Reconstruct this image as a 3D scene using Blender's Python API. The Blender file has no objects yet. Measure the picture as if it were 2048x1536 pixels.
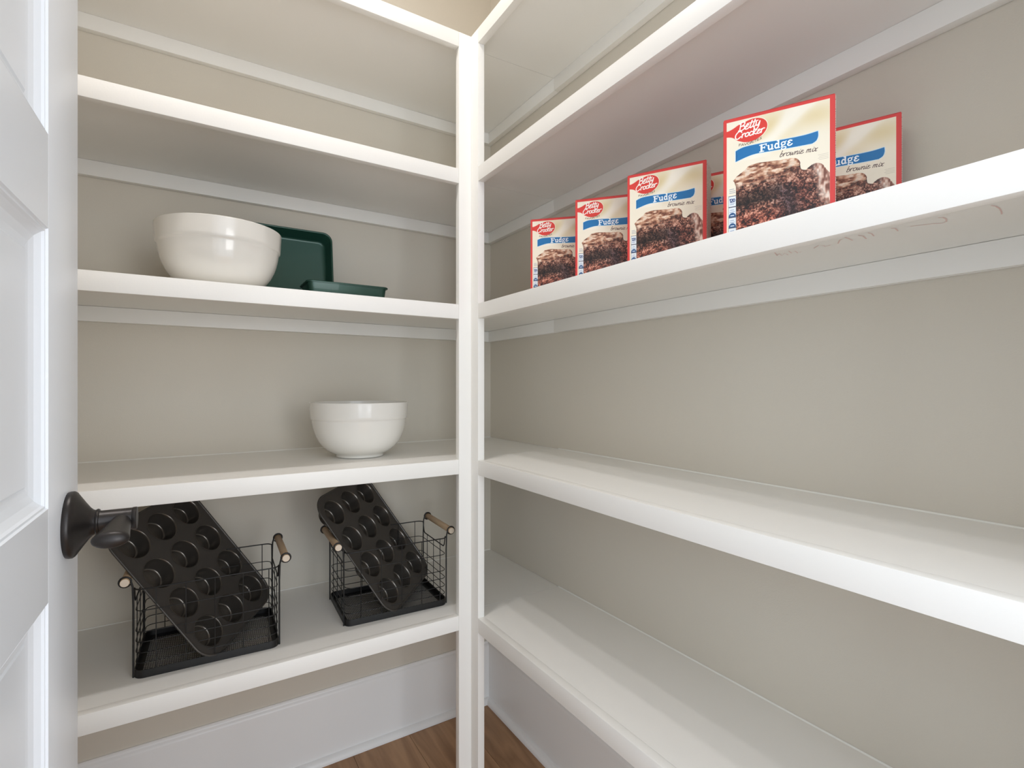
import bpy, bmesh, math, random
import numpy as np
from mathutils import Vector, Matrix

S = bpy.context.scene
COL = S.collection
H0 = 1.1563                      # camera height above the floor
# ------------------------------------------------------------------ camera
cam = bpy.data.objects.new('camera', bpy.data.cameras.new('camera'))
COL.objects.link(cam); S.camera = cam
cam.location = (0, 0, H0)
cam.rotation_euler = (math.radians(90), 0, math.radians(-32.0366))
cam.data.sensor_width = 36.0
cam.data.lens = 1027.58 / 2048 * 36
cam.data.shift_y = 2.7 / 2048
cam.data.clip_start = .01; cam.data.clip_end = 100
# ------------------------------------------------------------------ world, lights, exposure
w = bpy.data.worlds.new('daylit_house'); S.world = w; w.use_nodes = True
w.node_tree.nodes['Background'].inputs[0].default_value = (.85, .94, 1.05, 1)
w.node_tree.nodes['Background'].inputs[1].default_value = 2.15
def lamp(name, kind, loc, power, col, **k):
    l = bpy.data.lights.new(name, kind); l.energy = power; l.color = col
    for a, b in k.items(): setattr(l, a, b)
    o = bpy.data.objects.new(name, l); o.location = loc; COL.objects.link(o); return o
for bx in (.18, -.08):               # the two bulbs of the ceiling lamp, and the share its shade throws straight down
    lamp('ceiling_bulb', 'POINT', (bx, .905, H0 + 1.44), 2.8, (1, .955, .95), shadow_soft_size=.032)
    lamp('ceiling_downlight', 'AREA', (bx, .905, H0 + 1.40), 2.6, (1, .98, .985), shape='DISK', size=.055)
# daylight from the windows of the room beyond the doorway
for wx, pw_, wc in ((1.05, 30, (.96, .965, .97)), (-.95, 38, (.84, .93, 1.0))):
    dl = lamp('window_daylight', 'AREA', (wx, -2.6, H0 + .05), pw_, wc, shape='RECTANGLE', size=1.1, size_y=1.5)
    dl.rotation_euler = (math.radians(90), 0, math.atan2(wx - .28, 2.5) * -1)
po = lamp('doorway_portal', 'AREA', (.26, -.135, H0 - .14), 1, (1, 1, 1), shape='RECTANGLE', size=.77, size_y=2.03)
po.rotation_euler = (math.radians(90), 0, 0); po.data.cycles.is_portal = True
S.view_settings.view_transform = 'Standard'; S.view_settings.look = 'None'
S.view_settings.gamma = 1; S.view_settings.use_curve_mapping = False
S.view_settings.exposure = 0.0
S.render.engine = 'CYCLES'
S.cycles.max_bounces = 10; S.cycles.diffuse_bounces = 7; S.cycles.glossy_bounces = 4
S.cycles.use_denoising = True
S.cycles.sample_clamp_indirect = 6
# ------------------------------------------------------------------ helpers
def srgb(r, g, b):
    f = lambda c: (c / 255 / 12.92) if c / 255 <= .04045 else ((c / 255 + .055) / 1.055) ** 2.4
    return (f(r), f(g), f(b), 1)
def mat(name, col, rough=.5, metal=0., spec=.5, bump=None, vary=None, coat=0.):
    m = bpy.data.materials.new(name); m.use_nodes = True; nt = m.node_tree; b = nt.nodes['Principled BSDF']
    b.inputs['Base Color'].default_value = col; b.inputs['Roughness'].default_value = rough
    b.inputs['Metallic'].default_value = metal; b.inputs['Specular IOR Level'].default_value = spec
    b.inputs['Coat Weight'].default_value = coat
    tc = nt.nodes.new('ShaderNodeTexCoord')
    if vary:                                     # slight unevenness of the paint's own colour
        n = nt.nodes.new('ShaderNodeTexNoise'); n.inputs['Scale'].default_value = vary[0]; n.inputs['Detail'].default_value = 4
        nt.links.new(tc.outputs['Object'], n.inputs['Vector'])
        r = nt.nodes.new('ShaderNodeMix'); r.data_type = 'RGBA'
        c2 = tuple(c * (1 - vary[1]) for c in col[:3]) + (1,)
        r.inputs[6].default_value = c2; r.inputs[7].default_value = col
        nt.links.new(n.outputs['Fac'], r.inputs[0]); nt.links.new(r.outputs[2], b.inputs['Base Color'])
    if bump:
        n = nt.nodes.new('ShaderNodeTexNoise'); n.inputs['Scale'].default_value = bump[0]; n.inputs['Detail'].default_value = 3
        nt.links.new(tc.outputs['Object'], n.inputs['Vector'])
        bp = nt.nodes.new('ShaderNodeBump'); bp.inputs['Strength'].default_value = bump[1]; bp.inputs['Distance'].default_value = bump[2]
        nt.links.new(n.outputs['Fac'], bp.inputs['Height']); nt.links.new(bp.outputs[0], b.inputs['Normal'])
    return m
M_shelf = mat('white_semigloss_paint', srgb(241, 239, 234), .42, bump=(260, .12, .0006), vary=(6, .02))
M_trim = mat('white_trim_paint', srgb(242, 242, 241), .36, bump=(200, .10, .0006), vary=(5, .02))
M_door = mat('white_door_paint', srgb(236, 239, 243), .34, bump=(240, .10, .0006), vary=(4, .015))
M_wall = mat('greige_wall_paint', srgb(213, 206, 193), .62, spec=.3, bump=(420, .25, .0008), vary=(3, .03))
M_ceil = mat('white_ceiling_paint', srgb(236, 234, 228), .9, bump=(60, .3, .001))
M_black = mat('black_powder_coat', srgb(17, 16, 16), .45, spec=.5, bump=(900, .2, .0003))
M_bronze = mat('oil_rubbed_bronze', srgb(52, 48, 46), .36, metal=.55, bump=(350, .12, .0004), vary=(40, .25))
M_tin = mat('nonstick_dark_steel', srgb(80, 76, 72), .42, metal=.5, bump=(1200, .10, .0002), vary=(30, .12))
M_cup = mat('nonstick_cup_steel', srgb(104, 99, 93), .27, metal=.8, bump=(1200, .08, .0002))
M_bowl = mat('white_glazed_ceramic', srgb(226, 223, 216), .12, spec=.5, coat=.25)
M_green = mat('dark_green_coated_steel', srgb(36, 74, 62), .33, metal=.25, coat=.15, bump=(1500, .12, .0002))
M_caulk = mat('white_caulk', srgb(240, 239, 232), .5)
M_gap = mat('dark_joint', srgb(60, 44, 32), .9)
M_pencil = mat('faint_red_pencil', srgb(228, 200, 194), .8)
# pale wooden dowel with a fine straight grain
def wood(name, c1, c2, sc, rough, axis=1, contrast=1.0):
    m = bpy.data.materials.new(name); m.use_nodes = True; nt = m.node_tree; b = nt.nodes['Principled BSDF']
    b.inputs['Roughness'].default_value = rough
    tc = nt.nodes.new('ShaderNodeTexCoord'); mp = nt.nodes.new('ShaderNodeMapping')
    oi = nt.nodes.new('ShaderNodeObjectInfo'); ad = nt.nodes.new('ShaderNodeVectorMath'); ad.operation = 'MULTIPLY_ADD'
    nt.links.new(oi.outputs['Random'], ad.inputs[0]); ad.inputs[1].default_value = (7.3, 3.1, 5.7)
    nt.links.new(tc.outputs['Object'], ad.inputs[2]); nt.links.new(ad.outputs[0], mp.inputs['Vector'])
    s = [sc, sc, sc]; s[axis] = sc * .09; mp.inputs['Scale'].default_value = s
    n = nt.nodes.new('ShaderNodeTexNoise'); n.inputs['Scale'].default_value = 1; n.inputs['Detail'].default_value = 6; n.inputs['Distortion'].default_value = 1.2
    nt.links.new(mp.outputs[0], n.inputs['Vector'])
    wv = nt.nodes.new('ShaderNodeMath'); wv.operation = 'MULTIPLY'; wv.inputs[1].default_value = 9 * contrast
    nt.links.new(n.outputs['Fac'], wv.inputs[0])
    fr = nt.nodes.new('ShaderNodeMath'); fr.operation = 'PINGPONG'; fr.inputs[1].default_value = 1
    nt.links.new(wv.outputs[0], fr.inputs[0])
    n2 = nt.nodes.new('ShaderNodeTexNoise'); n2.inputs['Scale'].default_value = 9; n2.inputs['Detail'].default_value = 4
    nt.links.new(mp.outputs[0], n2.inputs['Vector'])
    mx = nt.nodes.new('ShaderNodeMath'); mx.operation = 'MULTIPLY_ADD'; mx.inputs[1].default_value = .55
    nt.links.new(fr.outputs[0], mx.inputs[0]); 
    h = nt.nodes.new('ShaderNodeMath'); h.operation = 'MULTIPLY'; h.inputs[1].default_value = .55
    nt.links.new(n2.outputs['Fac'], h.inputs[0]); nt.links.new(h.outputs[0], mx.inputs[2])
    r = nt.nodes.new('ShaderNodeMix'); r.data_type = 'RGBA'; r.inputs[6].default_value = c1; r.inputs[7].default_value = c2
    nt.links.new(mx.outputs[0], r.inputs[0])
    hs = nt.nodes.new('ShaderNodeHueSaturation'); mr = nt.nodes.new('ShaderNodeMapRange')
    mr.inputs[3].default_value = .88; mr.inputs[4].default_value = 1.10
    nt.links.new(oi.outputs['Random'], mr.inputs[0]); nt.links.new(mr.outputs[0], hs.inputs['Value'])
    nt.links.new(r.outputs[2], hs.inputs['Color']); nt.links.new(hs.outputs[0], b.inputs['Base Color'])
    bp = nt.nodes.new('ShaderNodeBump'); bp.inputs['Strength'].default_value = .15; bp.inputs['Distance'].default_value = .0006
    nt.links.new(mx.outputs[0], bp.inputs['Height']); nt.links.new(bp.outputs[0], b.inputs['Normal'])
    return m
M_floor = wood('brown_oak_plank', srgb(136, 99, 67), srgb(188, 147, 108), 9, .45, axis=1)
M_dowel = wood('pale_wooden_dowel', srgb(178, 148, 116), srgb(206, 180, 148), 60, .55, axis=1, contrast=.5)
M_dowel_end = mat('pale_dowel_end_grain', srgb(222, 206, 186), .7, bump=(900, .3, .0003))

def mesh_obj(name, verts, faces, m, parent=None, smooth=False, loc=None):
    me = bpy.data.meshes.new(name); me.from_pydata([tuple(v) for v in verts], [], faces); me.update()
    o = bpy.data.objects.new(name, me); COL.objects.link(o)
    if m: me.materials.append(m)
    if smooth:
        for p in me.polygons: p.use_smooth = True
    if parent: o.parent = parent
    if loc: o.location = loc
    return o
def bm_obj(name, bm, m, parent=None, smooth=False, angle=None):
    bmesh.ops.recalc_face_normals(bm, faces=bm.faces)
    me = bpy.data.meshes.new(name); bm.to_mesh(me); bm.free()
    o = bpy.data.objects.new(name, me); COL.objects.link(o)
    for q in (m if isinstance(m, (list, tuple)) else [m]): me.materials.append(q)
    if smooth:
        for p in me.polygons: p.use_smooth = True
        if angle is not None: me.set_sharp_from_angle(angle=math.radians(angle))
    if parent: o.parent = parent
    return o
BF = [(0, 3, 2, 1), (4, 5, 6, 7), (0, 1, 5, 4), (1, 2, 6, 5), (2, 3, 7, 6), (3, 0, 4, 7)]
def hexa(name, v8, m, parent=None, bev=0.0):
    bm = bmesh.new(); vs = [bm.verts.new(v) for v in v8]
    for f in BF: bm.faces.new([vs[i] for i in f])
    if bev: bmesh.ops.bevel(bm, geom=list(bm.edges), offset=bev, segments=2, affect='EDGES', profile=.6, clamp_overlap=True)
    return bm_obj(name, bm, m, parent, smooth=bool(bev), angle=40)
def box(name, x0, x1, y0, y1, z0, z1, m, parent=None, bev=0.0):
    return hexa(name, [(x0, y0, z0), (x1, y0, z0), (x1, y1, z0), (x0, y1, z0), (x0, y0, z1), (x1, y0, z1), (x1, y1, z1), (x0, y1, z1)], m, parent, bev)
def empty(name, loc=(0, 0, 0), rz=0.0):
    o = bpy.data.objects.new(name, None); o.location = loc; o.rotation_euler = (0, 0, rz); o.empty_display_size = .05; COL.objects.link(o); return o
def tag(o, label, cat, group=None):
    o['label'] = label; o['category'] = cat
    if group: o['group'] = group
    return o
def struct(o): o['kind'] = 'structure'; return o
def tube_bm(bm, pts, r, n=8, closed=False, cap=True):
    P = [Vector(p) for p in pts]; rings = []
    N = len(P); up = None
    for i, p in enumerate(P):
        a = P[i - 1] if (i or closed) else P[0]; b = P[(i + 1) % N] if (i < N - 1 or closed) else P[-1]
        t = (b - a)
        if t.length < 1e-9: t = Vector((0, 0, 1))
        t.normalize()
        if up is None:
            up = Vector((0, 0, 1)) if abs(t.z) < .9 else Vector((1, 0, 0))
        u = (up - t * up.dot(t)).normalized(); v = t.cross(u); up = u
        rr = r[i] if isinstance(r, (list, tuple)) else r
        ru, rv = rr if isinstance(rr, tuple) else (rr, rr)
        rings.append([bm.verts.new(p + u * math.cos(2 * math.pi * k / n) * ru + v * math.sin(2 * math.pi * k / n) * rv) for k in range(n)])
    R = N if closed else N - 1
    for i in range(R):
        A, B = rings[i], rings[(i + 1) % N]
        for k in range(n):
            bm.faces.new((A[k], A[(k + 1) % n], B[(k + 1) % n], B[k]))
    if cap and not closed:
        bm.faces.new(rings[0][::-1]); bm.faces.new(rings[-1])
def tube(name, pts, r, m, parent=None, n=8, closed=False):
    bm = bmesh.new(); tube_bm(bm, pts, r, n, closed); return bm_obj(name, bm, m, parent, smooth=True, angle=60)
def lathe(name, prof, m, parent=None, n=64, M=None):
    """prof: (r, z) around Z; r=0 ends close to a point"""
    bm = bmesh.new(); rings = []
    for r, z in prof:
        if r < 1e-6: rings.append([bm.verts.new((0, 0, z))])
        else: rings.append([bm.verts.new((r * math.cos(2 * math.pi * k / n), r * math.sin(2 * math.pi * k / n), z)) for k in range(n)])
    for A, B in zip(rings[:-1], rings[1:]):
        for k in range(n):
            k2 = (k + 1) % n
            if len(A) == 1 and len(B) == 1: continue
            if len(A) == 1: bm.faces.new((A[0], B[k], B[k2]))
            elif len(B) == 1: bm.faces.new((A[k2], A[k], B[0]))
            else: bm.faces.new((A[k], B[k], B[k2], A[k2]))
    if M is not None: bm.transform(M)
    return bm_obj(name, bm, m, parent, smooth=True, angle=38)
def rrect(x0, x1, y0, y1, r, n=6):
    o = []
    for cx, cy, a in ((x1 - r, y0 + r, -90), (x1 - r, y1 - r, 0), (x0 + r, y1 - r, 90), (x0 + r, y0 + r, 180)):
        for k in range(n + 1):
            t = math.radians(a + 90 * k / n); o.append((cx + r * math.cos(t), cy + r * math.sin(t)))
    return o

# ------------------------------------------------------------------ the room
XF, YF, XB, YB = .6343, 1.2191, .9401, 1.6522      # shelf fronts and wall faces
XL, YR = -.46, -.01
CZ = 2.74
struct(box('wall_back', XL - .1, XB + .1, YB, YB + .1, 0, CZ, M_wall))
struct(box('wall_right', XB, XB + .1, -.13, YB, 0, CZ, M_wall))
struct(box('wall_left', XL - .1, XL, -.13, YB, 0, CZ, M_wall))
wf = struct(box('wall_front', XL, -.135, -.13, YR, 0, CZ, M_wall))
box('wall_panel', .655, XB, -.13, YR, 0, CZ, M_wall, wf)
box('lintel', -.135, .655, -.13, YR, 2.06, CZ, M_wall, wf)
struct(box('ceiling', XL - .1, XB + .1, -.13, YB + .1, CZ, CZ + .1, M_ceil))
dn = struct(empty('trim_1'))
box('casing', -.205, -.135, YR, YR + .016, 0, 2.13, M_trim, dn, .003)
# floor: a dark bed with separate planks running front to back
fl = struct(box('floor', XL - .1, XB + .1, -1.6, YB + .1, -.05, -.0035, M_gap))
PW, PL = .182, 1.22
ix = 0; x = .795 - PW * 8
pm = {}
rnd = random.Random(4)
offs = [.31, .92, .05, .64, .27, 1.32 - 1.22 + .02, .73, .44, .1, .8]
while x < XB + .1:
    y = -1.6 - offs[ix % 10]
    while y < YB + .1:
        a, b = max(y, -1.6), min(y + PL, YB + .1)
        if b - a > .02:
            xa, xb = max(x, XL - .1), min(x + PW, XB + .1)
            if xb - xa > .01:
                p = hexa('plank', [(xa - x - PW / 2 + .0006, -(b - a) / 2 + .0006, -.0034), (xb - x - PW / 2 - .0006, -(b - a) / 2 + .0006, -.0034), (xb - x - PW / 2 - .0006, (b - a) / 2 - .0006, -.0034), (xa - x - PW / 2 + .0006, (b - a) / 2 - .0006, -.0034),
                                   (xa - x - PW / 2 + .0006, -(b - a) / 2 + .0006, 0), (xb - x - PW / 2 - .0006, -(b - a) / 2 + .0006, 0), (xb - x - PW / 2 - .0006, (b - a) / 2 - .0006, 0), (xa - x - PW / 2 + .0006, (b - a) / 2 - .0006, 0)], M_floor, fl)
                p.location = (x + PW / 2, (a + b) / 2, 0)
        y += PL
    x += PW; ix += 1
# tall baseboards with a bevelled cap, and the quarter round at the floor
def prism(name, prof, axis, a, b, m, parent=None):
    """prof: (depth from the wall, z); runs along X on the back wall, along Y on the right wall"""
    bm = bmesh.new()
    f = (lambda d, z, t: (t, YB - d, z)) if axis == 'x' else (lambda d, z, t: (XB - d, t, z))
    A = [bm.verts.new(f(d, z, a)) for d, z in prof]; B = [bm.verts.new(f(d, z, b)) for d, z in prof]
    n = len(prof)
    for i in range(n): bm.faces.new((A[i], A[(i + 1) % n], B[(i + 1) % n], B[i]))
    bm.faces.new(A); bm.faces.new(B[::-1])
    return bm_obj(name, bm, m, parent, smooth=True, angle=35)
base = [(0, .001), (.014, .001), (.014, .202), (.0125, .2075), (.009, .2105), (.0075, .213), (.0075, .2165), (.005, .2195), (0, .2195)]
qr = [(.0142, .0005)] + [(.0142 + .017 * math.cos(t), .0005 + .019 * math.sin(t)) for t in [math.radians(15 * k) for k in range(7)]]
struct(prism('baseboard_back', base, 'x', XL, XB - .0145, M_trim))
struct(prism('baseboard_right', base, 'y', -.0, YB, M_trim))
struct(prism('trim_2', qr, 'x', XL, XB - .0145, M_trim))
struct(prism('trim_3', qr, 'y', -.0, YB - .0145, M_trim))

# ------------------------------------------------------------------ shelving
TH, HF = .019, .0381
hs = dict(A=(.9296, .010, .009), B=(.5698, .009, .006), C=(.2128, .004, .003), D=(-.1957, .002, .0045), E=(-.6066, -.004, .001))
words = dict(A='topmost', B='second from top', C='middle', D='second from bottom', E='lowest')
whatL = dict(A='highest white painted shelf on the back wall, empty, at upper left',
             B='empty white shelf on the back wall, above the large bowl and green pans',
             C='white shelf on the back wall carrying a white bowl and green pans',
             D='white shelf on the back wall carrying one white bowl alone',
             E='white shelf on the back wall carrying the two wire baskets')
whatR = dict(A='highest white painted shelf on the right wall, seen from below',
             B='empty white shelf on the right wall, directly above the brownie mix boxes',
             C='white shelf on the right wall carrying the red brownie mix boxes',
             D='empty white shelf on the right wall, directly below the box shelf',
             E='lowest white shelf on the right wall, empty, nearest the floor')
def zb(h, d, t): return H0 + h + d * t
BD = YB - YF - TH; RD = XB - XF - TH
for k, (h, dl_, dr_) in hs.items():
    s = tag(empty('shelf', (0, 0, 0)), whatL[k], 'shelf', 'white shelves along the back wall')
    f0, f1 = YF + TH, YB - .0008
    zt = H0 + h; zk = zt + dl_
    xm = XF + TH; fm = (xm - XL) / (XB - XL); zm = zt + dl_ + (dr_ - dl_) * fm; zr = zt + dr_
    bm = bmesh.new()
    P = [(XL + .001, f0, zt), (xm, f0, zt), (XB - .0008, f0, zr), (XB - .0008, f1, zr), (xm, f1, zm), (XL + .001, f1, zk)]
    up = [bm.verts.new(p) for p in P]; dn_ = [bm.verts.new((p[0], p[1], p[2] - TH)) for p in P]
    for q in ((0, 1, 4, 5), (1, 2, 3, 4)):
        bm.faces.new([up[i] for i in q]); bm.faces.new([dn_[i] for i in q[::-1]])
    for i in range(6): bm.faces.new((up[i], dn_[i], dn_[(i + 1) % 6], up[(i + 1) % 6]))
    bm_obj('shelf_board', bm, M_shelf, s)
    box('fascia', XL + .001, XF - .0360, YF, YF + TH - .0002, zt - HF, zt + .0003, M_shelf, s, .0012)
    yc = YB - .019
    zc = zk - TH - .0004 - .0008
    za, zb_ = zk - TH - .0006, zr - TH - .0006
    hexa('cleat', [(XL + .001, yc, za - .038), (XB - .0008, yc, zb_ - .038), (XB - .0008, YB - .0008, zb_ - .038), (XL + .001, YB - .0008, za - .038),
                   (XL + .001, yc, za), (XB - .0008, yc, zb_), (XB - .0008, YB - .0008, zb_), (XL + .001, YB - .0008, za)], M_shelf, s, .001)
    zc2 = zr - TH - .0006
    box('cleat', XB - .019, XB - .0008, YF + TH - .001, yc - .0003, zc2 - .038, zc2, M_shelf, s, .001)
    mesh_obj('caulk_bead', [(XL + .001, YB - .0030, zk), (XB - .001, YB - .0030, zr), (XB - .001, YB - .0006, zr + .0022), (XL + .001, YB - .0006, zk + .0022), (XL + .001, YB - .0006, zk - .001), (XB - .001, YB - .0006, zr - .001)],
             [(0, 1, 2, 3), (3, 2, 5, 4), (0, 4, 5, 1), (0, 3, 4), (1, 5, 2)], M_caulk, s)
    s = tag(empty('shelf', (0, 0, 0)), whatR[k], 'shelf', 'white shelves along the right wall')
    x0, x1 = XF + TH, XB - .0008; y0, y1 = .0, YF + TH - .0012
    zk = zt + dr_
    hexa('shelf_board', [(x0, y0, zt - TH), (x1, y0, zk - TH), (x1, y1, zk - TH), (x0, y1, zt - TH), (x0, y0, zt), (x1, y0, zk), (x1, y1, zk), (x0, y1, zt)], M_shelf, s)
    box('fascia', XF, XF + TH - .0002, y0, YF - .0388, zt - HF, zt + .0003, M_shelf, s, .0012)
    zc = zk - TH - .0012
    box('cleat', XB - .019, XB - .0008, y0, y1, zk - TH - .0006 - .038, zk - TH - .0006, M_shelf, s, .001)
    mesh_obj('caulk_bead', [(XB - .0030, y0, zk), (XB - .0030, y1, zk), (XB - .0006, y1, zk + .0022), (XB - .0006, y0, zk + .0022), (XB - .0006, y0, zk - .001), (XB - .0006, y1, zk - .001)],
             [(0, 1, 2, 3), (3, 2, 5, 4), (0, 4, 5, 1), (0, 3, 4), (1, 5, 2)], M_caulk, s)
    if k == 'C':                       # faint pencil scribbles on the underside near the front edge
        zs = zt - TH - .0005
        L = [[(0.7215, 0.432), (0.7452, 0.4418), (0.736, 0.4334), (0.7534, 0.4388), (0.7403, 0.4276), (0.7556, 0.4309)], [(0.733, 0.4176), (0.7492, 0.422), (0.7408, 0.4127), (0.7567, 0.4173), (0.7538, 0.4107)], [(0.7501, 0.3908), (0.7388, 0.3786), (0.7479, 0.3758), (0.7547, 0.3782), (0.7511, 0.369)], [(0.7531, 0.3603), (0.7359, 0.3496), (0.7354, 0.3464)], [(0.7272, 0.3396), (0.7394, 0.3404), (0.7535, 0.3421)], [(0.7328, 0.3261), (0.7427, 0.3249), (0.7609, 0.3287)], [(0.7313, 0.3141), (0.7398, 0.3136), (0.7549, 0.3172)], [(0.7337, 0.2896), (0.7411, 0.2879), (0.756, 0.2908)], [(0.7464, 0.2742), (0.752, 0.2649), (0.7574, 0.2558), (0.7656, 0.2492), (0.7613, 0.2436), (0.7486, 0.2399), (0.7385, 0.2396), (0.7345, 0.2428)], [(0.7331, 0.1959), (0.7413, 0.1942), (0.7555, 0.1947), (0.7693, 0.1969), (0.7825, 0.1999)]]
        for q in L:
            bm = bmesh.new()
            pr = None
            for i, (a, b) in enumerate(q):
                t = Vector(q[min(i + 1, len(q) - 1)]) - Vector(q[max(i - 1, 0)]); t.normalize(); nn = Vector((-t.y, t.x)) * .0007
                z_ = zs + (a - x0) / (x1 - x0) * dr_
                cur = (bm.verts.new((a + nn.x, b + nn.y, z_)), bm.verts.new((a - nn.x, b - nn.y, z_)))
                if pr: bm.faces.new((pr[0], cur[0], cur[1], pr[1]))
                pr = cur
            bm_obj('pencil_mark', bm, M_pencil, s)
# inner corner post: two boards meeting at the inside corner
post = tag(empty('corner_post', (XF, YF, 0)), 'white square post where the two shelf runs meet at the corner', 'post')
ztop = H0 + .9299
def lbox(name, x0, x1, y0, y1, z0, z1, m, parent, bev=0):
    o = box(name, x0 - XF, x1 - XF, y0 - YF, y1 - YF, z0, z1, m, parent, bev); return o
lbox('post_board', XF - .0358, XF + .019, YF, YF + .0188, .0005, ztop, M_shelf, post, .001)
lbox('post_board', XF, XF + .0188, YF - .0386, YF - .0002, .0005, ztop, M_shelf, post, .001)

# ------------------------------------------------------------------ the open door on the left
DA = math.radians(1.177)
DS = .070 / .066
door = struct(empty('door_1', (-.11097, .71717, 0), 0.0))
dm = Matrix.Rotation(-DA, 4, 'Z')
door.rotation_euler = (0, 0, -DA)
# door frame: local +Y runs to the latch edge, local +X is the face towards the shelves
S1 = .0467 * DS; SP = -.0748 * DS; SB = -.0993 * DS
HW = S1 - .762                      # hinge side
TD = .035
zs_ = lambda z: H0 + z * DS
rows = []
pt_, pb_ = .1384, -.109           # panel seen in full
per = .3303; ph = pt_ - pb_
allp = []
for i in range(-1, 4):
    t_ = pt_ - i * per; allp.append((zs_(t_), zs_(t_ - ph)))
ZT, ZB_ = 2.04, .012
box('stile', -TD, 0, SP, S1, ZB_, ZT, M_door, door, .0012)
hin = HW - (SP - S1)                # mirrored stile
box('stile', -TD, 0, HW, HW + (S1 - SP), ZB_, ZT, M_door, door, .0012)
ya, yb = HW + (S1 - SP), SP
edges = [ZT] + [e for p in allp for e in p] + [ZB_]
for a, b in zip(edges[0::2], edges[1::2]):
    if a - b > .01: box('rail', -TD, -.0003, ya - .0002, yb + .0002, b, a, M_door, door)
bw = (SP - SB)
for a, b in allp:                    # a = top, b = bottom; moulded, sunk panel
    bm = bmesh.new()
    steps = [(0.0, -.0002), (.0010, -.0022), (.0032, -.0022), (.0046, -.0045), (.010, -.0085), (.017, -.0108), (bw - .0018, -.0118), (bw, -.0105), (bw + .0015, -.0105)]
    rings = []
    for off, dx in steps:
        rings.append([bm.verts.new((dx, ya + off, b + off)), bm.verts.new((dx, yb - off, b + off)), bm.verts.new((dx, yb - off, a - off)), bm.verts.new((dx, ya + off, a - off))])
    for A, B in zip(rings[:-1], rings[1:]):
        for q in range(4): bm.faces.new((A[q], A[(q + 1) % 4], B[(q + 1) % 4], B[q]))
    bm.faces.new(rings[-1])
    bk = [bm.verts.new((-TD + .004, y_, z_)) for y_, z_ in ((ya, b), (yb, b), (yb, a), (ya, a))]
    for q in range(4): bm.faces.new((rings[0][q], bk[q], bk[(q + 1) % 4], rings[0][(q + 1) % 4]))
    bm.faces.new(bk)
    bm_obj('door_panel', bm, M_door, door)
# lever handle: flared rose, neck, straight hub, then the lever coming back towards the hinge
RZ = H0 - .1493
hd = empty('door_handle', (0, 0, RZ)); hd.parent = door
RX = Matrix.Rotation(math.radians(90), 4, 'Y')
lathe('rose', [(0, 0), (.0345, 0), (.0352, .002), (.0352, .0048), (.0340, .0066), (.0300, .0092), (.0225, .0142), (.0165, .0185), (.0138, .0212), (.0128, .0240), (0, .0240)], M_bronze, hd, 72, RX)
lathe('handle_neck', [(0, .0238), (.0136, .0238), (.0141, .0252), (.0136, .0266), (.0122, .0270), (.0119, .0280), (.0118, .0556), (.0123, .0562), (.0125, .0592), (.0119, .0600), (0, .0601)], M_bronze, hd, 48, RX)
lv = []
lr = []
for i in range(20):
    t = min(1, i / 14)
    cap = [1, .97, .90, .76, .52, .22][i - 14] if i >= 14 else 1
    y_ = .003 - .066 * t - (.0075 * math.sqrt(max(0, 1 - cap * cap)) if i >= 14 else 0)
    x_ = .0470 - .0030 * t
    z_ = -.0015 - .0045 * t
    lv.append((x_, y_, z_))
    hgt = .0098 * (1 - .12 * t); wid = .0088 + .0072 * t ** 1.3
    lr.append((hgt * cap, wid * cap))
tube('lever', lv, lr, M_bronze, hd, n=24)
lathe('set_screw', [(0, 0), (.0011, 0), (.0011, .0006), (0, .0006)], M_black, hd, 12, Matrix.Translation((.036, -.0080, -.0088)) @ Matrix.Rotation(math.radians(140), 4, 'X'))
hinge_zs = (.25, 1.05, 1.85)
for z_ in hinge_zs:
    tube('hinge', [(.006, HW - .004, z_ - .045), (.006, HW - .004, z_ + .045)], .006, M_bronze, door, n=12)

# ------------------------------------------------------------------ bowls
R_, HB = .131, .1476
prof = [(0, .004), (.050, .004), (.054, .0005), (.0625, .0), (.0635, .0015), (.0632, .006), (.066, .0085), (.076, .0125), (.088, .0205), (.0985, .0305), (.1075, .043), (.1145, .057), (.1193, .071), (.1228, .086), (.1248, .098), (.1254, .1015),
        (.1268, .1030), (.1281, .1045), (.1289, .112), (.1300, .130), (.1308, .1440), (.1310, .1462), (.1302, .1474), (.1288, .1476), (.1268, .1464), (.1258, .140), (.1235, .115), (.1195, .090), (.110, .060), (.094, .035), (.070, .016), (.040, .010), (0, .009)]
def bowl(loc, label):
    o = lathe('mixing_bowl', [(r * 1.0, z) for r, z in prof], M_bowl, None, 96)
    o.location = loc; tag(o, label, 'bowl', 'white ceramic mixing bowls'); return o
b1 = bowl((.0600, 1.388, H0 + .2128 + .0022), 'large white ceramic mixing bowl with banded rim, in front of the green pans')
b2 = bowl((.3960, 1.4235, H0 - .1957 + .0026), 'white ceramic mixing bowl standing alone on its shelf above the baskets')

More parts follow.
